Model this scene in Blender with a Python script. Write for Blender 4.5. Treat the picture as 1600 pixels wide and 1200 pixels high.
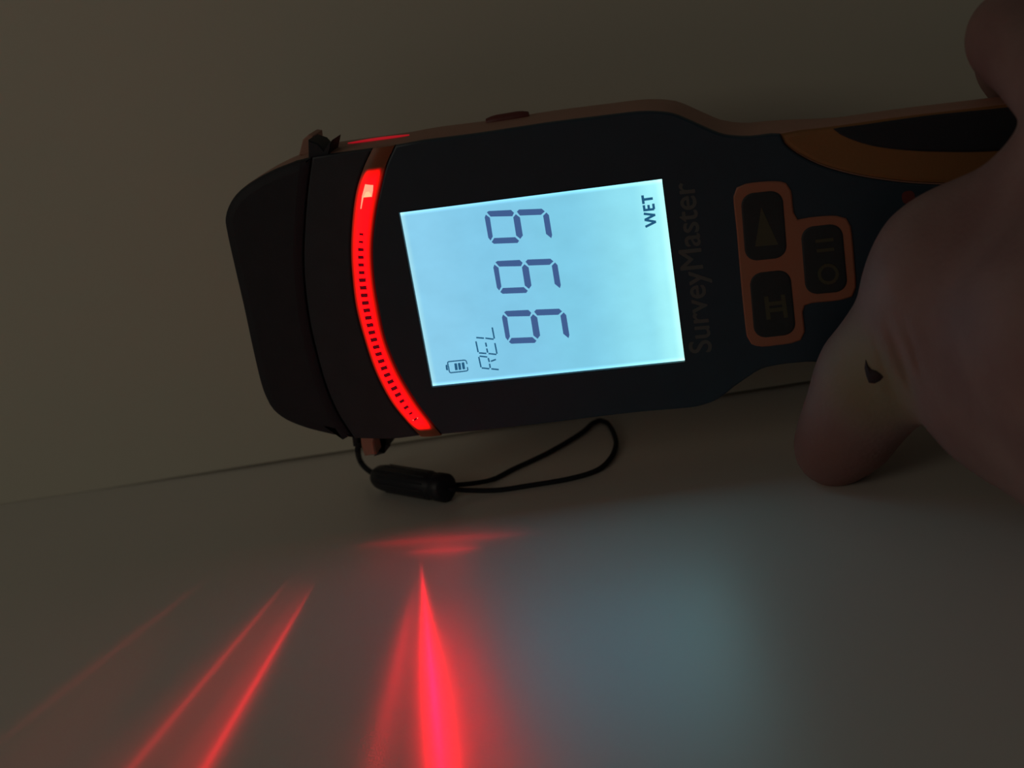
import bpy, bmesh, math, random
import numpy as np
from mathutils import Vector, Matrix

for _o in list(bpy.data.objects):
    bpy.data.objects.remove(_o)
S = bpy.context.scene
COL = S.collection
random.seed(4)
MM = 0.001

# ------------------------------------------------------------------ camera
# World: X along the wall/floor joint, Y into the wall (wall face at y = 0), Z up.
CAM_LOC = np.array([60.66370309, -378.35300236, 137.91652291])           # mm
FOC = 2200.0                                                  # focal length in pixels of 1600x1200
# pose of the camera in the frame of the meter's face (u along, v across, w out of the face)
_r = np.array([0.337179608, -0.179095291, 0.132126352])
_th = np.linalg.norm(_r); _k = _r / _th
_K = np.array([[0, -_k[2], _k[1]], [_k[2], 0, -_k[0]], [-_k[1], _k[0], 0]])
RC = np.eye(3) + math.sin(_th) * _K + (1 - math.cos(_th)) * _K @ _K     # device -> camera
CDEV = np.array([56.04313144, 85.10642793, 318.35300236])
ODEV = np.array([3.0989446, -55.95371968, -60.0])            # world origin in device frame
EX = np.array([0.99846982, 0.05529932, 0.0]); EY = np.array([0, 0, -1.0]); EZ = np.array([-0.05529932, 0.99846982, 0.0])
D2W = np.stack([EX, EY, EZ])                                  # device vector -> world vector

def dev_ray(px, py):
    d = RC.T @ np.array([(px - 800) / FOC, -(py - 600) / FOC, -1.0]); return d / np.linalg.norm(d)
def at(px, py, w=0.0):
    """measured image point -> point in the meter's own frame on the plane w (mm)"""
    d = dev_ray(px, py); return CDEV + d * ((w - CDEV[2]) / d[2])
def uv(px, py, w=0.0):
    p = at(px, py, w); return (p[0], p[1])
def to_world(p):
    return D2W @ (np.asarray(p, float) - ODEV)
def to_dev(p):
    return D2W.T @ np.asarray(p, float) + ODEV
def floor_at(px, py, z=0.0):
    d = D2W @ dev_ray(px, py); return CAM_LOC + d * ((z - CAM_LOC[2]) / d[2])

cd = bpy.data.cameras.new('camera')
cd.sensor_width = 36.0; cd.lens = FOC / 1600 * 36.0
cd.clip_start = 0.005; cd.clip_end = 50
cd.dof.use_dof = True; cd.dof.focus_distance = 0.330; cd.dof.aperture_fstop = 15.0
cam = bpy.data.objects.new('camera', cd); COL.objects.link(cam)
_R = D2W @ RC.T
cam.matrix_world = Matrix([[*_R[0], CAM_LOC[0] * MM], [*_R[1], CAM_LOC[1] * MM], [*_R[2], CAM_LOC[2] * MM], [0, 0, 0, 1]])
S.camera = cam

# ------------------------------------------------------------------ world, light, exposure
W = bpy.data.worlds.new('dim_room'); S.world = W; W.use_nodes = True
W.node_tree.nodes['Background'].inputs[0].default_value = (0.86, 1.0, 0.94, 1)
W.node_tree.nodes['Background'].inputs[1].default_value = 0.023
la = bpy.data.lights.new('room_light', 'AREA'); la.energy = 0.66; la.size = 0.5; la.color = (1.0, 0.885, 0.69)
lo = bpy.data.objects.new('room_light', la); COL.objects.link(lo)
lo.location = (-0.75, -0.90, 0.50)
lo.rotation_euler = (Vector((-0.05, 0, 0.05)) - lo.location).to_track_quat('-Z', 'Y').to_euler()
vs = S.view_settings
vs.view_transform = 'Standard'; vs.look = 'None'; vs.exposure = 0.0; vs.gamma = 1.0; vs.use_curve_mapping = False

# ------------------------------------------------------------------ materials
def new_mat(name):
    m = bpy.data.materials.new(name); m.use_nodes = True
    nt = m.node_tree; b = nt.nodes['Principled BSDF']; return m, nt, b
def surf(name, col, rough=0.5, var=0.06, scale=60.0, bump=0.0, bscale=900.0, spec=0.5, **kw):
    m, nt, b = new_mat(name)
    tc = nt.nodes.new('ShaderNodeTexCoord')
    n = nt.nodes.new('ShaderNodeTexNoise'); n.inputs['Scale'].default_value = scale; n.inputs['Detail'].default_value = 4
    nt.links.new(tc.outputs['Object'], n.inputs['Vector'])
    mx = nt.nodes.new('ShaderNodeMix'); mx.data_type = 'RGBA'
    mx.inputs['A'].default_value = (*[c * (1 - var) for c in col], 1); mx.inputs['B'].default_value = (*[min(1, c * (1 + var)) for c in col], 1)
    nt.links.new(n.outputs['Fac'], mx.inputs['Factor']); nt.links.new(mx.outputs['Result'], b.inputs['Base Color'])
    b.inputs['Roughness'].default_value = rough; b.inputs['Specular IOR Level'].default_value = spec
    if bump:
        n2 = nt.nodes.new('ShaderNodeTexNoise'); n2.inputs['Scale'].default_value = bscale; n2.inputs['Detail'].default_value = 3
        nt.links.new(tc.outputs['Object'], n2.inputs['Vector'])
        bp = nt.nodes.new('ShaderNodeBump'); bp.inputs['Strength'].default_value = bump; bp.inputs['Distance'].default_value = 0.0004
        nt.links.new(n2.outputs['Fac'], bp.inputs['Height']); nt.links.new(bp.outputs['Normal'], b.inputs['Normal'])
    for k, v in kw.items(): b.inputs[k].default_value = v
    return m
def glow(name, col, strength, base=(0.02, 0.02, 0.02)):
    m, nt, b = new_mat(name)
    b.inputs['Base Color'].default_value = (*base, 1); b.inputs['Roughness'].default_value = 0.4
    b.inputs['Emission Color'].default_value = (*col, 1); b.inputs['Emission Strength'].default_value = strength
    return m

M_WALL = surf('painted_wall', (0.74, 0.69, 0.58), 0.55, 0.03, 14, 0.12, 420)
M_FLOOR = surf('smooth_floor', (0.82, 0.765, 0.70), 0.40, 0.04, 9, 0.10, 300, 1.0, IOR=1.9)
M_ORANGE = surf('orange_plastic', (0.50, 0.25, 0.185), 0.55, 0.08, 120, 0.15, 1500)
M_ORANGE2 = surf('orange_rubber', (0.32, 0.13, 0.04), 0.6, 0.08, 120, 0.15, 1500)
M_FRAME = surf('orange_key_surround', (0.46, 0.16, 0.09), 0.5, 0.08, 120)
M_BLACK = surf('black_rubber', (0.026, 0.026, 0.034), 0.6, 0.2, 200, 0.2, 2500, 0.35)
M_BAND = surf('black_plastic_band', (0.036, 0.039, 0.050), 0.5, 0.2, 200, 0.1, 2500, 0.4)
M_FACE = surf('navy_black_face', (0.023, 0.044, 0.068), 0.42, 0.15, 150, 0.05, 2500, 0.5)
M_KEY = surf('black_key', (0.030, 0.032, 0.036), 0.55, 0.15, 200, 0.1, 2500, 0.4)
M_PRINT = surf('grey_print', (0.12, 0.116, 0.112), 0.6, 0.1, 300)
M_KEYPRINT = surf('olive_key_print', (0.085, 0.073, 0.04), 0.6, 0.1, 300)
M_PAD = surf('dark_red_pad', (0.17, 0.035, 0.03), 0.5, 0.1, 300)
M_CORD = surf('black_cord', (0.012, 0.014, 0.02), 0.75, 0.3, 900, 0.5, 3000, 0.3)
M_TOGGLE = surf('black_toggle', (0.013, 0.014, 0.022), 0.45, 0.2, 300, 0.1, 2000, 0.4)
M_SCAB = surf('dried_scab', (0.030, 0.009, 0.012), 0.7, 0.3, 900, 0.5, 2500)
M_NAIL = surf('nail', (0.46, 0.27, 0.22), 0.3, 0.05, 300)
M_RIB = glow('light_rib_red', (0.8, 0.0, 0.03), 0.10, (0.05, 0.0, 0.0))
M_LED = glow('led_hot', (1.0, 0.34, 0.20), 1.15, (0.6, 0.3, 0.2))
M_SEG = glow('lcd_segment_navy', (0.048, 0.108, 0.27), 1.0, (0.01, 0.01, 0.02))
M_SEG2 = glow('lcd_segment_teal', (0.012, 0.095, 0.20), 1.0, (0.01, 0.01, 0.02))

def make_screen_mat():
    m, nt, b = new_mat('lcd_backlight')
    tc = nt.nodes.new('ShaderNodeTexCoord'); sp = nt.nodes.new('ShaderNodeSeparateXYZ'); nt.links.new(tc.outputs['Generated'], sp.inputs[0])
    rp = nt.nodes.new('ShaderNodeValToRGB'); cr = rp.color_ramp; cr.interpolation = 'EASE'
    pts = [(0.0, (0.32, 0.66, 0.78)), (0.025, (0.22, 0.54, 0.74)), (0.35, (0.19, 0.51, 0.71)), (0.62, (0.185, 0.53, 0.70)), (0.88, (0.25, 0.66, 0.78)), (0.965, (0.33, 0.80, 0.86)), (1.0, (0.46, 0.95, 0.92))]
    while len(cr.elements) < len(pts): cr.elements.new(0.5)
    for e, (p, c) in zip(cr.elements, pts): e.position = p; e.color = (*c, 1)
    nt.links.new(sp.outputs[0], rp.inputs[0])
    # brighter light-guide rim along the long edges
    sb = nt.nodes.new('ShaderNodeMath'); sb.operation = 'SUBTRACT'; sb.inputs[1].default_value = 0.5; nt.links.new(sp.outputs[1], sb.inputs[0])
    ab = nt.nodes.new('ShaderNodeMath'); ab.operation = 'ABSOLUTE'; nt.links.new(sb.outputs[0], ab.inputs[0])
    mr = nt.nodes.new('ShaderNodeMapRange'); mr.interpolation_type = 'SMOOTHSTEP'
    for i, v in ((1, 0.475), (2, 0.5), (3, 0.0), (4, 0.55)): mr.inputs[i].default_value = v
    nt.links.new(ab.outputs[0], mr.inputs[0])
    nz = nt.nodes.new('ShaderNodeTexNoise'); nz.inputs['Scale'].default_value = 7; nz.inputs['Detail'].default_value = 5
    nt.links.new(tc.outputs['Generated'], nz.inputs['Vector'])
    m2 = nt.nodes.new('ShaderNodeMapRange'); m2.inputs[1].default_value = 0.3; m2.inputs[2].default_value = 0.7; m2.inputs[3].default_value = 0.97; m2.inputs[4].default_value = 1.05
    nt.links.new(nz.outputs['Fac'], m2.inputs[0])
    ad = nt.nodes.new('ShaderNodeMath'); ad.operation = 'ADD'; nt.links.new(mr.outputs[0], ad.inputs[0]); nt.links.new(m2.outputs[0], ad.inputs[1])
    b.inputs['Base Color'].default_value = (0.03, 0.04, 0.05, 1); b.inputs['Roughness'].default_value = 0.35
    ms = nt.nodes.new('ShaderNodeMath'); ms.operation = 'MULTIPLY'; ms.inputs[1].default_value = 1.12; nt.links.new(ad.outputs[0], ms.inputs[0]); ad = ms
    nt.links.new(rp.outputs[0], b.inputs['Emission Color']); nt.links.new(ad.outputs[0], b.inputs['Emission Strength'])
    return m
M_SCREEN = make_screen_mat()

def make_pipe_mat():
    m, nt, b = new_mat('red_light_pipe')
    uvn = nt.nodes.new('ShaderNodeUVMap'); uvn.uv_map = 'UVMap'
    sp = nt.nodes.new('ShaderNodeSeparateXYZ'); nt.links.new(uvn.outputs[0], sp.inputs[0])
    def ramp(src, pts, inter='EASE'):
        r = nt.nodes.new('ShaderNodeValToRGB'); r.color_ramp.interpolation = inter
        while len(r.color_ramp.elements) < len(pts): r.color_ramp.elements.new(0.5)
        for e, (p, v) in zip(r.color_ramp.elements, pts): e.position = p; e.color = (v, v, v, 1)
        nt.links.new(src, r.inputs[0]); return r.outputs[0]
    a = ramp(sp.outputs[0], [(0.0, 0.0), (0.070, 0.0), (0.125, 1.0), (0.40, 0.95), (0.62, 0.80), (0.93, 0.95), (0.975, 0.0)])
    c = ramp(sp.outputs[1], [(0.0, 0.006), (0.10, 0.05), (0.30, 0.80), (0.50, 0.75), (0.70, 0.80), (0.90, 0.06), (1.0, 0.008)])
    mu = nt.nodes.new('ShaderNodeMath'); mu.operation = 'MULTIPLY'; nt.links.new(a, mu.inputs[0]); nt.links.new(c, mu.inputs[1])
    mu2 = nt.nodes.new('ShaderNodeMath'); mu2.operation = 'MULTIPLY'; nt.links.new(mu.outputs[0], mu2.inputs[0]); mu2.inputs[1].default_value = 11.0
    b.inputs['Base Color'].default_value = (0.30, 0.085, 0.03, 1); b.inputs['Roughness'].default_value = 0.4
    b.inputs['Emission Color'].default_value = (1.0, 0.0, 0.0010, 1)
    nt.links.new(mu2.outputs[0], b.inputs['Emission Strength'])
    return m
M_PIPE = make_pipe_mat()

def make_skin():
    m, nt, b = new_mat('skin')
    tc = nt.nodes.new('ShaderNodeTexCoord')
    n = nt.nodes.new('ShaderNodeTexNoise'); n.inputs['Scale'].default_value = 55; n.inputs['Detail'].default_value = 5
    nt.links.new(tc.outputs['Object'], n.inputs['Vector'])
    r = nt.nodes.new('ShaderNodeValToRGB'); r.color_ramp.elements[0].position = 0.32; r.color_ramp.elements[1].position = 0.70
    r.color_ramp.elements[0].color = (0.28, 0.15, 0.14, 1); r.color_ramp.elements[1].color = (0.37, 0.225, 0.205, 1)
    nt.links.new(n.outputs['Fac'], r.inputs[0])
    # skin stretched pale over the bent thumb joint, redder finger ends
    def blob(c, rad):
        g = nt.nodes.new('ShaderNodeVectorMath'); g.operation = 'DISTANCE'; g.inputs[1].default_value = c
        nt.links.new(tc.outputs['Object'], g.inputs[0])
        q = nt.nodes.new('ShaderNodeMapRange'); q.interpolation_type = 'SMOOTHSTEP'
        q.inputs[1].default_value = rad; q.inputs[2].default_value = rad * 0.25; q.inputs[3].default_value = 0; q.inputs[4].default_value = 0.8
        nt.links.new(g.outputs['Value'], q.inputs[0]); return q.outputs[0]
    def mix(fac, a, col):
        x = nt.nodes.new('ShaderNodeMix'); x.data_type = 'RGBA'; nt.links.new(fac, x.inputs['Factor']); nt.links.new(a, x.inputs['A']); x.inputs['B'].default_value = (*col, 1); return x.outputs['Result']
    kn = to_world(at(1378, 585, 24)) * MM; tp = to_world(at(1315, 700, 12)) * MM
    c1 = mix(blob(kn, 0.018), r.outputs[0], (0.34, 0.27, 0.17))
    c2 = mix(blob(tp, 0.017), c1, (0.27, 0.115, 0.095))
    nt.links.new(c2, b.inputs['Base Color'])
    b.inputs['Roughness'].default_value = 0.65; b.inputs['Specular IOR Level'].default_value = 0.3; b.inputs['Subsurface Weight'].default_value = 0.15
    b.inputs['Subsurface Radius'].default_value = (0.004, 0.0015, 0.0008); b.inputs['Subsurface Scale'].default_value = 1.0
    v = nt.nodes.new('ShaderNodeTexVoronoi'); v.inputs['Scale'].default_value = 900; nt.links.new(tc.outputs['Object'], v.inputs['Vector'])
    bp = nt.nodes.new('ShaderNodeBump'); bp.inputs['Strength'].default_value = 0.25; bp.inputs['Distance'].default_value = 0.0003
    nt.links.new(v.outputs['Distance'], bp.inputs['Height']); nt.links.new(bp.outputs['Normal'], b.inputs['Normal'])
    return m
M_SKIN = make_skin()

# ------------------------------------------------------------------ mesh helpers (mm in, metres out)
def link(name, me, mat, parent=None, smooth=35):
    if mat is not None and not me.materials: me.materials.append(mat)
    if smooth:
        me.shade_smooth(); me.set_sharp_from_angle(angle=math.radians(smooth))
    o = bpy.data.objects.new(name, me); COL.objects.link(o)
    if parent is not None: o.parent = parent
    return o
def tag(o, label=None, cat=None, group=None, kind=None):
    if label: o['label'] = label
    if cat: o['category'] = cat
    if group: o['group'] = group
    if kind: o['kind'] = kind
    return o
def area2(p):
    return sum(p[i][0] * p[(i + 1) % len(p)][1] - p[(i + 1) % len(p)][0] * p[i][1] for i in range(len(p)))
def ccw(p):
    p = [tuple(q[:2]) for q in p]
    return p if area2(p) > 0 else p[::-1]
def inset(p, d):
    n = len(p); out = []
    for i in range(n):
        a = np.array(p[i - 1]); b = np.array(p[i]); c = np.array(p[(i + 1) % n])
        e1 = (b - a) / (np.linalg.norm(b - a) + 1e-9); e2 = (c - b) / (np.linalg.norm(c - b) + 1e-9)
        n1 = np.array([-e1[1], e1[0]]); n2 = np.array([-e2[1], e2[0]])
        m = n1 + n2; L = np.linalg.norm(m)
        if L < 1e-6: out.append(tuple(b + n1 * d)); continue
        m /= L; out.append(tuple(b + m * d / max(0.45, m @ n1)))
    return out
def crom(pts, step=1.5, closed=False):
    """Catmull-Rom through points, resampled"""
    P = [np.array(p, float) for p in pts]; n = len(P); out = []
    segs = n if closed else n - 1
    for i in range(segs):
        p0 = P[(i - 1) % n] if (closed or i > 0) else 2 * P[0] - P[1]
        p1 = P[i]; p2 = P[(i + 1) % n]
        p3 = P[(i + 2) % n] if (closed or i + 2 < n) else 2 * P[-1] - P[-2]
        k = max(1, int(np.linalg.norm(p2 - p1) / step))
        for j in range(k):
            t = j / k
            out.append(0.5 * ((2 * p1) + (-p0 + p2) * t + (2 * p0 - 5 * p1 + 4 * p2 - p3) * t * t + (-p0 + 3 * p1 - 3 * p2 + p3) * t ** 3))
    if not closed: out.append(P[-1])
    return [tuple(q) for q in out]
def prism_into(bm, poly, levels, wf=None):
    """levels: (w, inset) from back to front; capped at both ends"""
    poly = ccw(poly); rings = []
    for w, d in levels:
        q = inset(poly, d) if d else poly
        rings.append([bm.verts.new((x * MM, y * MM, (wf(x, y, w) if wf else w) * MM)) for x, y in q])
    n = len(poly)
    for a, b in zip(rings[:-1], rings[1:]):
        for i in range(n):
            bm.faces.new((a[i], a[(i + 1) % n], b[(i + 1) % n], b[i]))
    f1 = bm.faces.new(rings[0][::-1]); f2 = bm.faces.new(rings[-1])
    bmesh.ops.triangulate(bm, faces=[f1, f2])
def flat_caps(o):
    for p in o.data.polygons:
        if abs(p.normal.z) > 0.995: p.use_smooth = False
    return o
def prism(name, poly, levels, mat, parent, wf=None, smooth=35):
    bm = bmesh.new(); prism_into(bm, poly, levels, wf)
    me = bpy.data.meshes.new(name); bm.to_mesh(me); bm.free()
    return flat_caps(link(name, me, mat, parent, smooth))
def multi_prism(name, polys, levels, mat, parent):
    bm = bmesh.new()
    for i, p in enumerate(polys): prism_into(bm, p, [(w + 0.003 * i, d) for w, d in levels])
    me = bpy.data.meshes.new(name); bm.to_mesh(me); bm.free()
    return flat_caps(link(name, me, mat, parent))
def stroke(a, b, t):
    a = np.array(a[:2]); b = np.array(b[:2]); d = (b - a) / np.linalg.norm(b - a); n = np.array([-d[1], d[0]]) * t / 2
    return [tuple(a + n), tuple(a - n), tuple(b - n), tuple(b + n)]
def round_quad(q, r, seg=5):
    """quad with rounded corners (mm)"""
    q = [np.array(p) for p in ccw(q)]; out = []
    for i in range(4):
        a, b, c = q[i - 1], q[i], q[(i + 1) % 4]
        d1 = (a - b) / np.linalg.norm(a - b); d2 = (c - b) / np.linalg.norm(c - b)
        s, e = b + d1 * r, b + d2 * r
        for j in range(seg + 1):
            t = j / seg
            out.append(tuple((1 - t) ** 2 * s + 2 * t * (1 - t) * (b * 0.75 + 0.25 * (s + e) / 2) + t * t * e))
    return out
def tube_into(bm, pts, rad, seg=10):
    P = [np.array(p, float) for p in pts]; n = len(P); R = rad if hasattr(rad, '__len__') else [rad] * n
    prev = None; rings = []
    for i in range(n):
        t = P[min(i + 1, n - 1)] - P[max(i - 1, 0)]; t /= np.linalg.norm(t) + 1e-9
        if prev is None:
            a = np.array([0, 0, 1.0]) if abs(t[2]) < 0.9 else np.array([1.0, 0, 0]); x = np.cross(t, a)
        else: x = prev - t * (prev @ t)
        x /= np.linalg.norm(x); prev = x; y = np.cross(t, x)
        rings.append([bm.verts.new((P[i] + R[i] * (x * math.cos(k * 2 * math.pi / seg) + y * math.sin(k * 2 * math.pi / seg))) * MM) for k in range(seg)])
    for a, b in zip(rings[:-1], rings[1:]):
        for k in range(seg): bm.faces.new((a[k], a[(k + 1) % seg], b[(k + 1) % seg], b[k]))
    bm.faces.new(rings[0][::-1]); bm.faces.new(rings[-1])
def tube(name, pts, rad, mat, parent, seg=10):
    bm = bmesh.new(); tube_into(bm, pts, rad, seg)
    bmesh.ops.recalc_face_normals(bm, faces=bm.faces)
    me = bpy.data.meshes.new(name); bm.to_mesh(me); bm.free(); return link(name, me, mat, parent, 50)

# ------------------------------------------------------------------ setting: wall panel and floor with a dark open joint
def hexa(name, v, mat):
    me = bpy.data.meshes.new(name)
    me.from_pydata([tuple(c * MM for c in p) for p in v], [], [(0, 3, 2, 1), (4, 5, 6, 7), (0, 1, 5, 4), (1, 2, 6, 5), (2, 3, 7, 6), (3, 0, 4, 7)])
    return link(name, me, mat, None, 0)
gap = [(-900, 0.05), (-165, 0.10), (-100, 0.85), (60, 1.0), (900, 1.1)]      # open joint under the wall panel, closing towards the left
wv = []; wf_ = []
for x, g in gap: wv += [(x, 0, g), (x, 0, 1100), (x, 60, g), (x, 60, 1100)]
for i in range(len(gap) - 1):
    a, b = 4 * i, 4 * i + 4
    wf_ += [(a, b, b + 1, a + 1), (a + 2, a + 3, b + 3, b + 2), (a, a + 2, b + 2, b), (a + 1, b + 1, b + 3, a + 3)]
wf_ += [(0, 1, 3, 2), (16, 18, 19, 17)]
wme = bpy.data.meshes.new('wall_back'); wme.from_pydata([tuple(c * MM for c in p) for p in wv], [], wf_)
wall = link('wall_back', wme, M_WALL, None, 0)
tag(wall, 'plain beige painted wall behind the moisture meter', kind='structure')
floor = hexa('floor', [(-900, -1200, -20), (900, -1200, -20), (900, 80, -20), (-900, 80, -20), (-900, -1200, 0), (900, -1200, 0), (900, 80, 0), (-900, 80, 0)], M_FLOOR)
tag(floor, 'smooth beige floor lit by the screen and red streaks', kind='structure')

# ------------------------------------------------------------------ the moisture meter
meter = bpy.data.objects.new('moisture_meter', None); COL.objects.link(meter)
_o = to_world((0, 0, 0)) * MM
meter.matrix_world = Matrix([[*D2W[0], _o[0]], [*D2W[1], _o[1]], [*D2W[2], _o[2]], [0, 0, 0, 1]])
meter.empty_display_size = 0.02
tag(meter, 'orange and black handheld moisture meter with lit screen, held against the wall', 'moisture meter')

TOP = [(350, 340), (358, 317), (372, 299), (395, 282), (425, 266), (460, 252), (487, 245), (520, 240), (580, 232), (615, 227), (660, 219), (740, 209), (800, 200),
       (860, 191), (940, 181), (990, 175), (1020, 174), (1050, 177), (1076, 187), (1100, 198), (1124, 208), (1145, 212), (1172, 213), (1205, 209), (1250, 203),
       (1302, 197), (1400, 183), (1500, 171), (1600, 160), (1690, 158)]
BOT = [(1700, 515), (1600, 528), (1450, 546), (1300, 563), (1260, 567), (1220, 571), (1190, 578), (1170, 590), (1147, 606), (1122, 625), (1092, 636), (1060, 640),
       (1000, 645), (930, 653), (850, 663), (760, 673), (687, 680), (655, 682), (610, 687), (555, 686), (520, 681), (480, 671), (447, 658), (426, 642), (415, 624),
       (406, 600), (394, 550), (379, 480), (364, 415), (353, 365)]
out_px = TOP + [(1742, 190), (1765, 260), (1775, 335), (1768, 420), (1745, 485)] + BOT
OUT = crom([uv(*p) for p in out_px], 1.6, True)

def back_w(x, y, w):
    """the handle is slimmer than the head, so its back stands off the wall"""
    t = min(1, max(0, (x - 52) / 22.0)); t = t * t * (3 - 2 * t)
    return w * (1 - 0.40 * t)
housing = prism('housing', OUT, [(-29.6, 7.0), (-28.6, 4.2), (-26.5, 2.2), (-23.5, 0.9), (-20, 0.3), (-14, 0.0), (-3.0, 0.0), (-1.4, 0.15), (-1.2, 0.6)], M_ORANGE, meter, back_w, 50)
housing['label'] = 'orange plastic housing of the meter'

SEAM = [(487, 245), (480, 300), (476, 350), (474, 400), (476, 445), (483, 500), (494, 550), (508, 600), (527, 645), (553, 686)]
ARCL = [(582, 232), (568, 262), (556, 300), (550, 345), (548, 390), (550, 430), (556, 480), (569, 530), (586, 580), (609, 625), (634, 657), (657, 682)]
ARCR = [(617, 227), (603, 259), (592, 303), (585, 342), (581, 387), (583, 432), (589, 473), (601, 530), (621, 580), (644, 620), (665, 650), (690, 680)]
def sect(lo, hi, seq):     # outline px whose x lies between
    return [p for p in seq if lo < p[0] < hi]
def curve(pxs, w=0.0, step=1.2): return crom([uv(*p, w) for p in pxs], step)
def region(name, left, right, top, bot, levels, mat):
    poly = curve([left[-1]] + left[-2::-1]) if left else []
    poly = poly + crom([uv(*p) for p in top], 1.2) if top else poly
    poly = poly + (curve(right) if right else []) + (crom([uv(*p) for p in bot], 1.2) if bot else [])
    cl = []
    for p in poly:
        if not cl or math.dist(p, cl[-1]) > 0.25: cl.append(p)
    while math.dist(cl[0], cl[-1]) < 0.25: cl.pop()
    return prism(name, cl, levels, mat, meter)
LV = [(-1.6, 0.10), (-0.5, 0.10), (-0.15, 0.25), (0.0, 0.6)]
nose = [p for p in BOT if p[0] < 553] + [p for p in TOP if p[0] < 487]
cap_poly = curve(SEAM) + crom([uv(*p) for p in nose], 1.2)
cl = []
for p in cap_poly:
    if not cl or math.dist(p, cl[-1]) > 0.25: cl.append(p)
prism('end_cap', cl, [(-2.6, 0.12), (-1.0, 0.12), (-0.2, 0.35), (0.35, 1.1), (0.55, 2.4)], M_BLACK, meter)['label'] = 'black rubber end cap'
region('head_band', SEAM, ARCL, sect(487, 582, TOP), sect(553, 657, BOT), LV, M_BAND)
SW = [(1219, 209), (1226, 224), (1246, 240), (1282, 258), (1330, 272), (1380, 281), (1440, 287), (1520, 289), (1600, 285), (1700, 272), (1752, 255)]
SWB = [(1760, 390), (1700, 405), (1600, 428), (1500, 455), (1400, 492), (1330, 528), (1290, 564)]
face = region('face_panel', ARCR, SW, sect(617, 1219, TOP), [(1770, 300), (1768, 350)] + SWB + sect(690, 1290, BOT), LV, M_FACE); face['label'] = 'dark navy front panel around the screen'

# orange side cheeks of the handle with black grip inlays
cheek = curve(SW) + crom([uv(*p) for p in [(1742, 190), (1690, 158), (1600, 160), (1500, 171), (1400, 183), (1302, 197), (1250, 203)]], 1.5)
prism('handle_cheek', cheek, [(-2.0, 0.2), (-0.4, 0.2), (0.1, 0.5), (0.3, 1.2)], M_ORANGE2, meter)['label'] = 'orange rubber cheek of the handle'
cheek2 = curve(SWB) + crom([uv(*p) for p in [(1300, 563), (1450, 546), (1600, 528), (1700, 515), (1745, 485)]], 1.5)
prism('handle_cheek', cheek2, [(-2.0, 0.2), (-0.4, 0.2), (0.1, 0.5), (0.3, 1.2)], M_ORANGE2, meter)['label'] = 'orange rubber cheek of the handle'
grip = crom([uv(*p) for p in [(1302, 201), (1312, 209), (1332, 218), (1362, 227), (1405, 233), (1455, 236), (1540, 236), (1640, 228), (1715, 215), (1722, 190), (1690, 170), (1600, 166), (1540, 171), (1460, 179), (1400, 187), (1345, 195)]], 1.5, True)
prism('grip_inlay', grip, [(-0.5, 0), (0.6, 0.0), (0.85, 0.5)], M_BLACK, meter)['label'] = 'black rubber grip inlay'
mark = [uv(1408, 300), uv(1428, 297), uv(1431, 316), uv(1411, 320)]
prism('red_mark', round_quad(mark, 1.0), [(-0.2, 0), (0.06, 0)], M_PAD, meter)['label'] = 'small dark red printed mark'

# ---- light pipe: curved strip that glows red
def strip_grid(name, Lp, Rp, n=90, m=8, w0=0.0, bulge=0.45):
    A = crom([uv(*p) for p in Lp], 0.3); B = crom([uv(*p) for p in Rp], 0.3)
    def samp(c, n):
        c = np.array(c); d = np.r_[0, np.cumsum(np.linalg.norm(np.diff(c, axis=0), axis=1))]; s = np.linspace(0, d[-1], n)
        return np.stack([np.interp(s, d, c[:, 0]), np.interp(s, d, c[:, 1])], 1)
    A, B = samp(A, n), samp(B, n); vs_, fs, uvs = [], [], []
    for i in range(n):
        for j in range(m + 1):
            t = j / m; tt = 0.015 + 0.97 * t
            p = A[i] * (1 - tt) + B[i] * tt; vs_.append((p[0] * MM, p[1] * MM, (w0 + bulge * (1 - (2 * t - 1) ** 2)) * MM)); uvs.append((i / (n - 1), t))
    for i in range(n - 1):
        for j in range(m):
            a = i * (m + 1) + j; fs.append((a, a + m + 1, a + m + 2, a + 1))
    # skirt down into the housing so the strip has thickness
    base = len(vs_)
    rim = [j for j in range(m + 1)] + [i * (m + 1) + m for i in range(1, n)] + [(n - 1) * (m + 1) + j for j in range(m - 1, -1, -1)] + [i * (m + 1) for i in range(n - 2, 0, -1)]
    for r in rim: x, y, z = vs_[r]; vs_.append((x, y, -1.5 * MM)); uvs.append(uvs[r])
    for k in range(len(rim)):
        k2 = (k + 1) % len(rim); fs.append((rim[k2], rim[k], base + k, base + k2))
    me = bpy.data.meshes.new(name); me.from_pydata(vs_, [], fs)
    ul = me.uv_layers.new(name='UVMap')
    for lp in me.loops: ul.data[lp.index].uv = uvs[lp.vertex_index]
    bm = bmesh.new(); bm.from_mesh(me); bmesh.ops.recalc_face_normals(bm, faces=bm.faces); bm.to_mesh(me); bm.free()
    return me, (A + B) / 2
pme, MIDC = strip_grid('light_pipe', ARCL, ARCR)
pipe = link('light_pipe', pme, M_PIPE, meter, 60); pipe['label'] = 'curved strip glowing red across the head'
mc = np.array(MIDC); dd = np.r_[0, np.cumsum(np.linalg.norm(np.diff(mc, axis=0), axis=1))]
def mid_at(s):
    l = s * dd[-1]; p = np.array([np.interp(l, dd, mc[:, 0]), np.interp(l, dd, mc[:, 1])])
    q = np.array([np.interp(min(l + 0.5, dd[-1]), dd, mc[:, 0]), np.interp(min(l + 0.5, dd[-1]), dd, mc[:, 1])]); r_ = np.array([np.interp(l - 0.5, dd, mc[:, 0]), np.interp(l - 0.5, dd, mc[:, 1])])
    t = (q - r_) / np.linalg.norm(q - r_); return p, t
rb = bmesh.new(); prism_into(rb, [(-0.80, -0.46), (0.80, -0.46), (0.80, 0.46), (-0.80, 0.46)], [(0, 0), (0.12, 0), (0.2, 0.12)])
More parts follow.
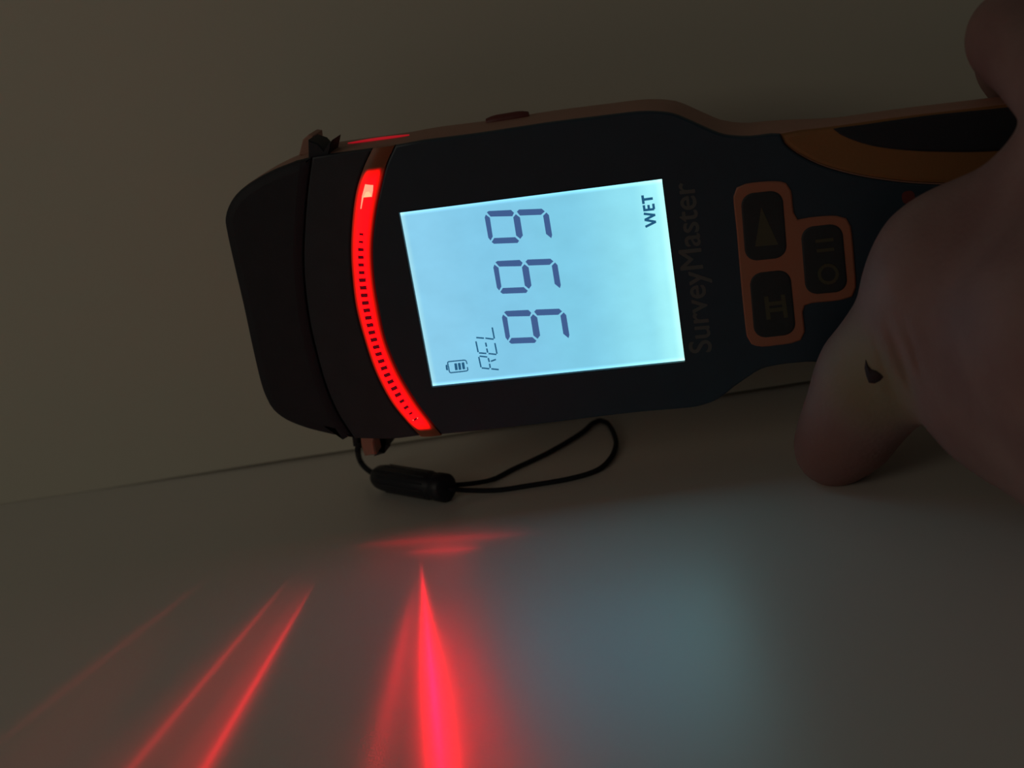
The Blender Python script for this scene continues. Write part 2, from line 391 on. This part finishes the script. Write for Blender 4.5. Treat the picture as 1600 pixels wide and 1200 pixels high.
rib_me = bpy.data.meshes.new('light_rib'); rb.to_mesh(rib_me); rb.free(); rib_me.materials.append(M_RIB)
NR = 27
for k in range(NR):
    s = 0.285 + (0.925 - 0.285) * k / (NR - 1)
    p, t = mid_at(s)
    o = bpy.data.objects.new('light_rib', rib_me); COL.objects.link(o); o.parent = pipe
    o.location = (p[0] * MM, p[1] * MM, 0.40 * MM); o.rotation_euler = (0, 0, math.atan2(t[1], t[0]) + math.pi / 2)
    sc = 1.1 if 0.42 < s < 0.85 else 0.9
    if s < 0.33 or s > 0.9: sc = 0.65
    o.scale = (sc, sc, 1)
led = prism('led_window', [uv(571, 287), uv(584, 288.5), uv(583.5, 297), uv(581.5, 308), uv(579.5, 302), uv(577, 299), uv(573, 300), uv(569, 308), uv(565.5, 326), uv(563.5, 326), uv(566, 306)], [(0.3, 0), (0.56, 0.1)], M_LED, pipe); led['label'] = 'pale pink bright lamp window'
led2 = prism('led_window', [uv(645, 655.5), uv(650, 653), uv(654, 651.5), uv(652, 654.5), uv(648, 656)], [(0.3, 0), (0.56, 0.05)], M_LED, pipe); led2['label'] = 'pale pink bright lamp window'

# added glowing sliver standing in for red light spilled on the upper side
M_SIDE_SPILL = glow('side_spill_glow', (0.9, 0.01, 0.03), 0.34, (0.4, 0.08, 0.05))
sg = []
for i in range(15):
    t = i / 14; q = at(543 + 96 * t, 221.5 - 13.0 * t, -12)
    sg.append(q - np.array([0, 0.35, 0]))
tube('side_red_spill', sg, [0.06 + 0.34 * math.sin(math.pi * (i + 0.3) / 15) ** 0.8 for i in range(15)], M_SIDE_SPILL, pipe, 8)['label'] = 'thin glowing sliver added as red light spill on the upper side'

# ---- screen, set back behind a window cut into the front
SD = -1.1
_q = [uv(625.2, 332.8, SD), uv(1034, 280.3, SD), uv(1069.7, 563, SD), uv(676.2, 603, SD)]
win = [(_q[0][0] - 0.15, _q[0][1] + 0.55), (_q[1][0] + 0.3, _q[1][1] + 0.55), (_q[2][0] + 0.3, _q[2][1] - 0.15), (_q[3][0] - 0.15, _q[3][1] - 0.15)]
cutter = prism('window_cutter', win, [(SD - 0.4, 0), (3, 0)], None, meter, None, 0)
bpy.context.view_layer.update()
for tgt in (housing, face):
    md = tgt.modifiers.new('window', 'BOOLEAN'); md.operation = 'DIFFERENCE'; md.object = cutter; md.solver = 'EXACT'
    bpy.context.view_layer.update()
    nm_ = bpy.data.meshes.new_from_object(tgt.evaluated_get(bpy.context.evaluated_depsgraph_get()))
    tgt.modifiers.remove(md); tgt.data = nm_
    nm_.set_sharp_from_angle(angle=math.radians(40)); flat_caps(tgt)
bpy.data.objects.remove(cutter)
liner = inset(ccw(win), 0.02)
bm_ = bmesh.new()
o_ = [[bm_.verts.new((x * MM, y * MM, w * MM)) for x, y in pl] for pl, w in ((liner, -0.05), (inset(ccw(win), 0.12), -0.05), (inset(ccw(win), 0.12), SD - 0.3), (liner, SD - 0.3))]
for a_, b_ in zip(o_, o_[1:] + o_[:1]):
    for k in range(4): bm_.faces.new((a_[k], a_[(k + 1) % 4], b_[(k + 1) % 4], b_[k]))
bmesh.ops.recalc_face_normals(bm_, faces=bm_.faces)
lm = bpy.data.meshes.new('window_liner'); bm_.to_mesh(lm); bm_.free(); link('window_liner', lm, M_BLACK, meter, 0)['label'] = 'thin black inner rim of the display window'
scr = prism('screen', _q, [(SD - 0.35, 0), (SD, 0)], M_SCREEN, meter, None, 0)
scr['label'] = 'backlit blue display reading 999 REL WET'
c5 = lambda x, y: uv(x / 8.889 + 730, y / 8.889 + 310, SD)
SEG9 = [[(272, 193), (300, 175), (608, 160), (650, 200), (628, 247), (325, 253)], [(690, 185), (718, 155), (1035, 143), (1078, 180), (1025, 228), (733, 238)],
        [(243, 265), (258, 225), (315, 268), (355, 530), (325, 585), (293, 545)], [(640, 262), (675, 220), (733, 265), (773, 515), (738, 562), (680, 515)],
        [(340, 605), (375, 550), (665, 538), (722, 588), (700, 618), (372, 630)], [(1055, 240), (1100, 195), (1135, 232), (1180, 510), (1168, 552), (1095, 492)]]
LVS = [(SD - 0.02, 0), (SD + 0.04, 0)]
for k in range(3):
    dx, dy = 120 * k, 694 * k
    o = multi_prism('digit', [[c5(x + dx, y + dy) for x, y in s] for s in SEG9], LVS, M_SEG, scr); o['label'] = 'navy seven-segment digit 9'
c7 = lambda x, y: uv(x / 13.333 + 680, y / 13.333 + 500, SD)
def strokes(name, segs, cf, t, mat):
    return multi_prism(name, [stroke(cf(*a), cf(*b), t) for a, b in segs], LVS, mat, scr)
strokes('letter', [((925, 752), (1085, 770)), ((908, 768), (955, 985)), ((1105, 790), (1128, 875)), ((1132, 910), (1148, 998)), ((970, 998), (1130, 1015)), ((1168, 1017), (1325, 1033)), ((1160, 860), (1265, 820))], c7, 0.36, M_SEG2)['label'] = 'segment letter R'
strokes('letter', [((848, 445), (895, 670)), ((912, 685), (1065, 696)), ((1110, 698), (1275, 717)), ((1050, 470), (1070, 557)), ((1074, 592), (1093, 677)), ((1243, 480), (1287, 702))], c7, 0.36, M_SEG2)['label'] = 'segment letter E'
strokes('letter', [((1188, 155), (1232, 387)), ((1045, 378), (1218, 400)), ((855, 365), (1017, 379))], c7, 0.36, M_SEG2)['label'] = 'segment letter L'
bat = [(664, 915), (645, 850), (615, 835), (450, 850), (275, 868), (258, 890), (280, 985), (297, 1080), (320, 1098), (490, 1080), (655, 1060), (682, 1042), (670, 980)]
strokes('battery_icon', list(zip(bat[:-1], bat[1:])) + [((240, 930), (258, 1046)), ((228, 940), (240, 1040)), ((420, 902), (443, 1042)), ((495, 893), (518, 1036)), ((574, 882), (600, 1024)), ((440, 900), (460, 1040)), ((410, 904), (430, 1044)), ((515, 891), (535, 1034)), ((484, 895), (506, 1038)), ((592, 880), (614, 1022)), ((562, 885), (586, 1027))], c7, 0.29, M_SEG2)['label'] = 'battery symbol with three bars'
c8 = lambda x, y: uv(x / 12 + 990, y / 12 + 280, SD)
strokes('letter', [((165, 303), (187, 465)), ((180, 384), (360, 360))], c8, 0.60, M_SEG2)['label'] = 'letter T'
strokes('letter', [((182, 584), (386, 560)), ((190, 488), (205, 585)), ((277, 482), (290, 575)), ((368, 458), (382, 562))], c8, 0.56, M_SEG2)['label'] = 'letter E'
strokes('letter', [((190, 648), (405, 672)), ((403, 665), (208, 765)), ((206, 762), (420, 800)), ((418, 796), (222, 893))], c8, 0.56, M_SEG2)['label'] = 'letter W'

# ---- printed name along the face
def text_mesh(txt, start, end, mat, parent, name, w, bold=0.0):
    cu = bpy.data.curves.new(name, 'FONT'); cu.body = txt; cu.size = 1.0; cu.offset = 0.0; cu.extrude = 0.0
    to = bpy.data.objects.new(name + '_tmp', cu); COL.objects.link(to)
    dg = bpy.context.evaluated_depsgraph_get(); me = bpy.data.meshes.new_from_object(to.evaluated_get(dg))
    bpy.data.objects.remove(to); bpy.data.curves.remove(cu)
    n = len(me.vertices); co = np.empty(n * 3); me.vertices.foreach_get('co', co); co = co.reshape(-1, 3)
    a = np.array(start[:2]); b = np.array(end[:2]); L = np.linalg.norm(b - a); d = (b - a) / L; up = np.array([-d[1], d[0]])
    x0, x1 = co[:, 0].min(), co[:, 0].max(); s = L / (x1 - x0)
    P = a + np.outer((co[:, 0] - x0) * s, d) + np.outer(co[:, 1] * s, up)
    me.vertices.foreach_set('co', np.c_[P, np.full(n, w)].ravel() * MM); me.update()
    if bold:
        bm = bmesh.new()
        for q, (dx, dy) in enumerate(((0, 0), (bold, 0), (-bold, 0), (0, bold), (0, -bold))):
            k0 = len(bm.verts); bm.from_mesh(me); bm.verts.ensure_lookup_table()
            for v in bm.verts[k0:]: v.co += Vector((dx * MM, dy * MM, q * 0.004 * MM))
        bm.to_mesh(me); bm.free()
    me.materials.clear(); me.materials.append(mat); me.name = name
    o = bpy.data.objects.new(name, me); COL.objects.link(o); o.parent = parent
    return o
nm = text_mesh('SurveyMaster', uv(1112, 549), uv(1084, 284), M_PRINT, meter, 'printed_name', 0.05, 0.10); nm['label'] = 'grey printed name reading SurveyMaster'

# ---- keypad
KEYS = [[(1157, 303), (1222, 296), (1230, 401), (1165, 408)], [(1170.7, 427), (1234, 420), (1244, 521), (1179, 528)], [(1250.7, 355), (1315, 348), (1324.5, 454), (1259, 460)]]
kf = [crom([uv(*p) for p in [(1146, 307), (1151, 293), (1165, 287), (1188, 284), (1211, 283), (1228, 286), (1236, 298), (1240, 332), (1246, 343), (1262, 340), (1285, 337.5), (1307, 337), (1322, 341), (1329, 353), (1334, 400), (1337, 449), (1331, 463), (1315, 468), (1290, 471),
      (1268, 473), (1257, 477), (1254, 487), (1257, 518), (1251, 531), (1236, 536), (1212, 539), (1190, 541), (1174, 537), (1167, 525), (1161, 475), (1156, 420), (1151, 360)]], 1.2, True)]
frame = multi_prism('key_surround', kf, [(-0.3, 0), (0.25, 0), (0.42, 0.3)], M_FRAME, meter); frame['label'] = 'raised orange surround of the keys'
keys = []
for q in KEYS:
    rq = round_quad([uv(*p) for p in q], 2.6, 6)
    keys.append(prism('key', rq, [(0.1, -0.1), (0.5, 0.0), (0.62, 0.35), (0.66, 1.2)], M_KEY, meter))
KW = [(0.6, 0), (0.72, 0)]
k1 = multi_prism('key_symbol', [[uv(1189.5, 323), uv(1216, 381), uv(1180, 384)]], KW, M_KEYPRINT, keys[0]); k1['label'] = 'solid triangle symbol'
keys[0]['label'] = 'black key with a triangle'
def kst(segs, t, k): return multi_prism('key_symbol', [stroke(uv(*a), uv(*b), t) for a, b in segs], KW, M_KEYPRINT, k)
kst([((1197, 462), (1201, 498)), ((1223, 459), (1228, 495)), ((1198, 474), (1225, 471)), ((1200, 484), (1227, 481))], 0.95, keys[1])['label'] = 'crossed bars symbol'
keys[1]['label'] = 'black key with a crossed bars symbol'
ring = [(1294 + 14 * math.cos(a) * 1.0, 427 + 14 * math.sin(a)) for a in np.linspace(0, 2 * math.pi, 19)]
kst([((1274, 376), (1302, 373)), ((1276, 391), (1303, 388))] + list(zip(ring[:-1], ring[1:])), 0.75, keys[2])['label'] = 'ring and two bars symbol'
keys[2]['label'] = 'black key with a ring and two bars'

# ---- side details: rubber pad on the upper side, strap lugs on both sides of the head
pa = [at(760 + 66 * t, 189.5 - 11 * t, -15.5) - np.array([0, 0.25, 0]) for t in np.linspace(0, 1, 9)]
tube('side_pad', pa, [0.9, 1.25, 1.4, 1.4, 1.4, 1.4, 1.4, 1.25, 0.9], M_PAD, meter, 12)['label'] = 'dark red raised pad on the upper side'
def lug(pxs, w0, w1, mat, name, label):
    wm = (w0 + w1) / 2
    o = prism(name, [uv(*p, wm) for p in pxs], [(w0, 0.3), (w0 + 0.4, 0), (w1 - 0.4, 0), (w1, 0.3)], mat, meter); o['label'] = label; return o
lug([(474, 238), (480, 214), (489, 206), (497, 207), (500, 240)], -17, -9, M_ORANGE, 'strap_lug', 'orange strap lug on the upper side')
lug([(490, 262), (489, 214), (504, 219), (513, 229), (526, 214), (516, 262)], -9.5, -1.0, M_BLACK, 'strap_slot', 'dark strap slot beside the upper lug')
lug([(566, 660), (569, 691), (574, 706), (592, 704), (588, 686), (590, 660)], -14, -8, M_ORANGE, 'strap_lug', 'orange strap lug on the lower side')
lug([(551, 655), (556, 692), (612, 690), (604, 700), (591, 704), (612, 655)], -20, -14.2, M_BLACK, 'strap_slot', 'dark strap slot beside the lower lug')

# ---- beams thrown on the floor by the lamps inside the light pipe
def beam(src_px, near_px, far_px, aim, half, thin, watts, col=(1.0, 0.0, 0.012), blend=1.0):
    """src on the strip; near/far give the line on the floor; aim 0..1 between them; half = fan half angle, thin = fan thickness ratio"""
    s = to_world(at(*src_px, 1.2)); a = floor_at(*near_px); b = floor_at(*far_px); tgt = a * (1 - aim) + b * aim
    z = s - tgt; z /= np.linalg.norm(z)
    n = np.cross(a - s, b - s); n /= np.linalg.norm(n); x = n - z * (n @ z); x /= np.linalg.norm(x); y = np.cross(z, x)
    ld = bpy.data.lights.new('led_beam', 'SPOT'); ld.energy = watts; ld.color = col; ld.spot_size = 2 * half; ld.spot_blend = blend; ld.shadow_soft_size = 0.0004
    # the light pipe collimates the light: the beams do not thin out with the square of the distance
    ld.use_nodes = True; nt = ld.node_tree; em = nt.nodes['Emission']; fo = nt.nodes.new('ShaderNodeLightFalloff'); fo.inputs['Strength'].default_value = 100.0
    nt.links.new(fo.outputs['Constant'], em.inputs['Strength'])
    o = bpy.data.objects.new('led_beam', ld); COL.objects.link(o)
    M = Matrix([[x[0], y[0], z[0], s[0] * MM], [x[1], y[1], z[1], s[1] * MM], [x[2], y[2], z[2], s[2] * MM], [0, 0, 0, 1]])
    o.parent = pipe
    o.matrix_basis = meter.matrix_world.inverted() @ M @ Matrix.Diagonal((thin, 1, 1, 1))
    return o
bpy.context.view_layer.update()
R_ = math.radians
def soft_beam(src, near, far, aim, half, thin, watts):
    for k, wt in ((0.35, 0.36), (0.8, 0.34), (1.5, 0.22), (2.6, 0.07)): beam(src, near, far, aim, half, thin * k, watts * wt)
soft_beam((588, 560), (655, 855), (688, 1195), 2.5, R_(57), 0.018, 1.3)
beam((588, 560), (650, 860), (700, 1195), 2.0, R_(56), 0.12, 0.025)
soft_beam((588, 560), (652, 900), (585, 1195), 2.0, R_(46), 0.055, 0.13)
soft_beam((560, 480), (519, 864), (320, 1200), 2.5, R_(56), 0.016, 0.62)
soft_beam((560, 480), (476, 876), (205, 1200), 2.0, R_(56), 0.014, 0.26)
beam((560, 480), (508, 872), (300, 1200), 2.0, R_(56), 0.045, 0.09)
beam((560, 480), (490, 875), (245, 1200), 2.0, R_(56), 0.13, 0.08)
soft_beam((557, 420), (290, 930), (100, 1080), 0.6, R_(20), 0.055, 0.035)
beam((557, 420), (230, 990), (60, 1190), 2.0, R_(40), 0.16, 0.02)
soft_beam((652, 645), (585, 850), (850, 832), 0.38, R_(42), 0.20, 0.11)
soft_beam((652, 645), (655, 862), (745, 856), 0.40, R_(18), 0.32, 0.13)
beam((652, 645), (600, 870), (720, 872), 0.45, R_(30), 0.75, 0.02)
beam((588, 560), (600, 900), (620, 1195), 1.2, R_(50), 0.40, 0.010)

# ------------------------------------------------------------------ wrist strap lying on the floor
strap = bpy.data.objects.new('wrist_strap', None); COL.objects.link(strap); strap.empty_display_size = 0.01
tag(strap, 'thin black cord wrist strap looped on the floor below the meter', 'wrist strap')
RZ = 0.68
g0 = to_world(at(561, 686, -13))
lead = [g0 + np.array([0, 0, 3.0]), g0, to_world(at(559, 702, -11)), floor_at(562, 718, 6.0), floor_at(570, 730, 5.0), floor_at(584, 740, 4.3), floor_at(600, 745, 4.0)]
tube('lead_cord', crom(lead, 1.0), 0.80, M_CORD, strap, 10)['label'] = 'short black cord tied to the strap lug'
loop_px = [(690, 757), (701, 758), (734, 756), (770, 749), (802, 733), (857, 707), (906, 678), (926, 661), (936, 656.5), (950, 662), (960, 680), (962, 697), (953, 717), (932, 735), (890, 748), (825, 759), (776, 766), (727, 766), (705, 764), (690, 762)]
lp = []
for i, p in enumerate(loop_px):
    z = RZ + (2.8 if i in (0, 1, 18, 19) else 1.2 if i in (2, 17) else 0.05)
    lp.append(floor_at(*p, z))
lp[8][1] = min(lp[8][1], -1.2)
tube('loop_cord', crom(lp, 1.2), 0.66, M_CORD, strap, 10)['label'] = 'black cord loop'
ta, tb = floor_at(587, 744, 3.9), floor_at(700, 763, 3.8); ax = (tb - ta)
prof = [(0.0, 1.6), (0.02, 2.6), (0.07, 3.3), (0.15, 3.65), (0.5, 3.75), (0.80, 3.72), (0.83, 3.3), (0.86, 3.3), (0.875, 3.85), (0.97, 3.85), (0.995, 3.2), (1.0, 1.5)]
tg = tube('cord_toggle', [ta + ax * t for t, _ in prof], [r for _, r in prof], M_TOGGLE, strap, 24); tg['label'] = 'black barrel toggle on the cord'
rid = bmesh.new()
_a = ax / np.linalg.norm(ax); _x = np.cross(_a, [0, 0, 1.0]); _x /= np.linalg.norm(_x); _y = np.cross(_x, _a)
for k in range(12):
    an = k * 2 * math.pi / 12; off = (_x * math.cos(an) + _y * math.sin(an)) * 3.62
    tube_into(rid, [ta + ax * 0.18 + off, ta + ax * 0.78 + off], 0.3, 6)
bmesh.ops.recalc_face_normals(rid, faces=rid.faces)
rme = bpy.data.meshes.new('toggle_ribs'); rid.to_mesh(rme); rid.free(); link('toggle_ribs', rme, M_TOGGLE, tg, 40)

# ------------------------------------------------------------------ the hand: rounded cones blended into one skin surface
def W3(px, py, w): return to_world(at(px, py, w))
CONES = []
def chain(pts, k=5.0):
    for (a, ra), (b, rb_) in zip(pts[:-1], pts[1:]): CONES.append((np.array(a), np.array(b), ra, rb_, k))
def D(u, v, w): return to_world((u, v, w))
tip = W3(1303, 699, 7); ip = W3(1372, 585, 13.5); mcp = W3(1512, 455, 24); cmc = W3(1760, 520, 52)
chain([(tip, 9.2), (W3(1325, 670, 9), 10.4), (W3(1350, 625, 11), 11.3), (ip, 12.0)], 4)
chain([(ip, 12.0), (W3(1440, 520, 17), 14.0), (mcp, 20.5), (W3(1640, 500, 36), 24.0), (cmc, 27.0)], 6)
chain([(W3(1470, 560, 20), 12.0), (W3(1590, 610, 36), 17.0), (W3(1740, 680, 52), 22.0)], 8)
wrist = W3(1980, 640, 80); chain([(cmc, 27.0), (wrist, 27.0), (W3(2400, 800, 120), 33.0)], 10)
# palm arching over the handle towards the finger roots
idx_m = W3(1740, 210, 40); mid_m = W3(1850, 280, 42); rin_m = W3(1930, 370, 42); lit_m = W3(1980, 460, 42)
chain([(cmc, 24), (idx_m, 13.5)], 8); chain([(cmc, 24), (mid_m, 14)], 8); chain([(wrist, 24), (rin_m, 13.5)], 8); chain([(wrist, 24), (lit_m, 12.5)], 8)
chain([(mcp, 16), (idx_m, 12.5)], 9)
# fingers over the top edge of the handle, ends tucked behind it
chain([(idx_m, 11.5), (W3(1590, 60, 10), 9.6), (W3(1590, 98, -21), 8.6), (W3(1610, 175, -33), 7.4)], 3.5)
chain([(mid_m, 11.5), (W3(1728, 50, 12), 9.8), (W3(1722, 95, -22), 8.8), (W3(1735, 190, -33), 7.6)], 3.5)
chain([(rin_m, 11), (W3(1850, 100, 8), 9.4), (W3(1830, 160, -20), 8.4), (W3(1825, 250, -29), 7.4)], 3.5)
chain([(lit_m, 10), (W3(1940, 200, 6), 8.4), (W3(1915, 260, -18), 7.4), (W3(1890, 330, -26), 6.6)], 3.5)
CREASE = [((1385, 500), (1438, 648), 1.7, 1.5), ((1408, 495), (1450, 610), 0.9, 1.3), ((1362, 520), (1408, 650), 0.8, 1.2)]
def cone_sd(P, a, b, ra, rb_):
    ab = b - a; t = np.clip(((P - a) @ ab) / (ab @ ab), 0, 1)
    return np.linalg.norm(P - a - t[:, None] * ab, axis=1) - (ra + (rb_ - ra) * t)
def field(p):
    f = 60.0
    for a, b, ra, rb_, k in CONES:
        d = cone_sd(p[None], a, b, ra, rb_)[0]; hh = min(1, max(0, 0.5 + 0.5 * (f - d) / k)); f = f * (1 - hh) + d * hh - k * hh * (1 - hh)
    return f
def skin_hit(px, py):
    d = D2W @ dev_ray(px, py); p = CAM_LOC + d * 120.0
    for _ in range(80):
        f = field(p)
        if f < 0.05: break
        p = p + d * max(0.05, f * 0.8)
    return p
def hand_mesh(h=1.25):
    allp = np.array([c[i] for c in CONES for i in (0, 1)]); rr = 40
    lo = allp.min(0) - rr; hi = allp.max(0) + rr
    n = np.ceil((hi - lo) / h).astype(int)
    gx, gy, gz = [lo[i] + h * np.arange(n[i]) for i in range(3)]
    F = np.full(n, 60.0, dtype=np.float64)
    for a, b, ra, rb_, k in CONES:
        R_ = max(ra, rb_) + 14
        i0 = np.maximum(0, np.floor((np.minimum(a, b) - R_ - lo) / h).astype(int)); i1 = np.minimum(n, np.ceil((np.maximum(a, b) + R_ - lo) / h).astype(int))
        sl = tuple(slice(p, q) for p, q in zip(i0, i1))
        X, Y, Z = np.meshgrid(gx[sl[0]], gy[sl[1]], gz[sl[2]], indexing='ij')
        d = cone_sd(np.stack([X.ravel(), Y.ravel(), Z.ravel()], 1), a, b, ra, rb_).reshape(X.shape)
        f = F[sl]; hh = np.clip(0.5 + 0.5 * (f - d) / k, 0, 1); F[sl] = f * (1 - hh) + d * hh - k * hh * (1 - hh)
    s = F < 0
    cell = np.zeros(n - 1, int)
    for dx in (0, 1):
        for dy in (0, 1):
            for dz in (0, 1): cell += s[dx:n[0] - 1 + dx, dy:n[1] - 1 + dy, dz:n[2] - 1 + dz]
    act = (cell > 0) & (cell < 8); ids = -np.ones(n - 1, int); ij = np.argwhere(act); ids[act] = np.arange(len(ij))
    acc = np.zeros((len(ij), 3)); cnt = np.zeros(len(ij))
    cor = [(0, 0, 0), (1, 0, 0), (0, 1, 0), (1, 1, 0), (0, 0, 1), (1, 0, 1), (0, 1, 1), (1, 1, 1)]
    val = np.stack([F[ij[:, 0] + c[0], ij[:, 1] + c[1], ij[:, 2] + c[2]] for c in cor], 1)
    for p in range(8):
        for q in range(p + 1, 8):
            if sum(abs(cor[p][i] - cor[q][i]) for i in range(3)) != 1: continue
            va, vb = val[:, p], val[:, q]; m = (va < 0) != (vb < 0); t = va[m] / (va[m] - vb[m])
            acc[m] += np.array(cor[p]) + t[:, None] * (np.array(cor[q]) - np.array(cor[p])); cnt[m] += 1
    V = lo + h * (ij + acc / cnt[:, None])
    faces = []
    for ax_ in range(3):
        e = [0, 0, 0]; e[ax_] = 1
        A = s[:n[0] - e[0], :n[1] - e[1], :n[2] - e[2]]; B = s[e[0]:, e[1]:, e[2]:]
        k = np.argwhere(A != B); o1, o2 = (ax_ + 1) % 3, (ax_ + 2) % 3
        k = k[(k[:, o1] > 0) & (k[:, o2] > 0)]
        k = k[(k[:, o1] < n[o1] - 1) & (k[:, o2] < n[o2] - 1)]
        def g(d1, d2):
            kk = k.copy(); kk[:, o1] -= d1; kk[:, o2] -= d2; return ids[kk[:, 0], kk[:, 1], kk[:, 2]]
        Q = np.stack([g(1, 1), g(0, 1), g(0, 0), g(1, 0)], 1)
        ins = s[k[:, 0], k[:, 1], k[:, 2]]; Q[~ins] = Q[~ins][:, ::-1]
        faces += Q.tolist()
    # press in the joint creases
    V2 = V.copy()
    c0 = to_world(CDEV)
    for a, b, dep, wd in CREASE:
        line = [skin_hit(a[0] + (b[0] - a[0]) * t, a[1] + (b[1] - a[1]) * t) for t in np.linspace(0, 1, 9)]
        best = np.full(len(V), 1e9); tt = np.zeros(len(V))
        for k in range(8):
            ab = line[k + 1] - line[k]; t = np.clip(((V - line[k]) @ ab) / (ab @ ab), 0, 1)
            dl = np.linalg.norm(V - line[k] - t[:, None] * ab, axis=1); m = dl < best; best[m] = dl[m]; tt[m] = (k + t[m]) / 8
        vw = line[4] - c0; vw /= np.linalg.norm(vw)
        V2 += np.outer(dep * (np.exp(-(best / wd) ** 2) - 0.35 * np.exp(-((best - 2.2 * wd) / wd) ** 2)) * np.clip(3.5 * tt * (1 - tt) + 0.15, 0, 1), vw)
    me = bpy.data.meshes.new('person'); me.from_pydata((V2 * MM).tolist(), [], faces)
    return me
hm = hand_mesh()
hand = link('person', hm, M_SKIN, None, 0); hm.shade_smooth()
sm = hand.modifiers.new('smooth', 'SMOOTH'); sm.factor = 0.5; sm.iterations = 3
tag(hand, 'bare hand gripping the handle of the meter, thumb bent over its front', 'person')

# snap small pieces onto the skin along the view-facing side
from mathutils.bvhtree import BVHTree
bpy.context.view_layer.update()
_dg = bpy.context.evaluated_depsgraph_get(); _bvh = BVHTree.FromObject(hand, _dg)
def on_skin(px, py):
    c = CAM_LOC * MM; d = D2W @ dev_ray(px, py); h = _bvh.ray_cast(Vector(c), Vector(d)); return h[0], h[1]
sc_px = [(1353, 562), (1357, 572), (1362, 577), (1369, 579), (1376, 584), (1380, 589), (1375, 595), (1367, 599), (1358, 598), (1354, 588), (1351, 575)]
vv = []; cen = Vector((0, 0, 0))
for p in sc_px:
    h, nn = on_skin(*p); vv.append((h + nn * 0.0001)); 
hc, nc = on_skin(1364, 587)
sv = [tuple(hc + nc * 0.0006)] + [tuple(hc * 0.45 + q * 0.55 + nc * 0.0005) for q in vv] + [tuple(q) for q in vv] + [tuple(q - nc * 0.0008) for q in vv]
N = len(vv); sf = []
for i in range(N):
    j = (i + 1) % N
    sf += [(0, 1 + j, 1 + i), (1 + i, 1 + j, 1 + N + j, 1 + N + i), (1 + N + i, 1 + N + j, 1 + 2 * N + j, 1 + 2 * N + i)]
sme = bpy.data.meshes.new('scab'); sme.from_pydata(sv, [], sf)
_b = bmesh.new(); _b.from_mesh(sme); bmesh.ops.recalc_face_normals(_b, faces=_b.faces); _b.to_mesh(sme); _b.free()
scab = link('scab', sme, M_SCAB, hand, 60); scab['label'] = 'small dark scab on the thumb joint'

# thumb nail on the outer side of the thumb end, turned away from the view
def nail(c, along, normal, ln, wd, name):
    along = along / np.linalg.norm(along); normal = normal - along * (normal @ along); normal /= np.linalg.norm(normal); side = np.cross(along, normal)
    v = []; nu, nv = 9, 9
    for i in range(nu):
        for j in range(nv):
            s_, t_ = i / (nu - 1) * 2 - 1, j / (nv - 1) * 2 - 1
            k = math.sqrt(max(0, 1 - 0.35 * s_ * s_ * abs(t_)))
            v.append((c + along * s_ * ln / 2 * (1 - 0.12 * t_ * t_) + side * t_ * wd / 2 * k + normal * (0.9 - 2.6 * t_ * t_ - 0.5 * s_ * s_)) * MM)
    f = [(i * nv + j, i * nv + j + 1, (i + 1) * nv + j + 1, (i + 1) * nv + j) for i in range(nu - 1) for j in range(nv - 1)]
    me = bpy.data.meshes.new(name); me.from_pydata([tuple(p) for p in v], [], f)
    o = link(name, me, M_NAIL, hand, 60); md = o.modifiers.new('thickness', 'SOLIDIFY'); md.thickness = 0.0006; md.offset = 0
    return o
al = tip - W3(1350, 625, 11); nd = D2W @ np.array([-0.62, -0.15, -0.77])
_n = nd - al * (nd @ al) / (al @ al); _n /= np.linalg.norm(_n)
nail(tip - al / np.linalg.norm(al) * 1.0 + _n * 9.3, al, nd, 13.0, 11.0, 'thumb_nail')['label'] = 'thumb nail turned to the left'
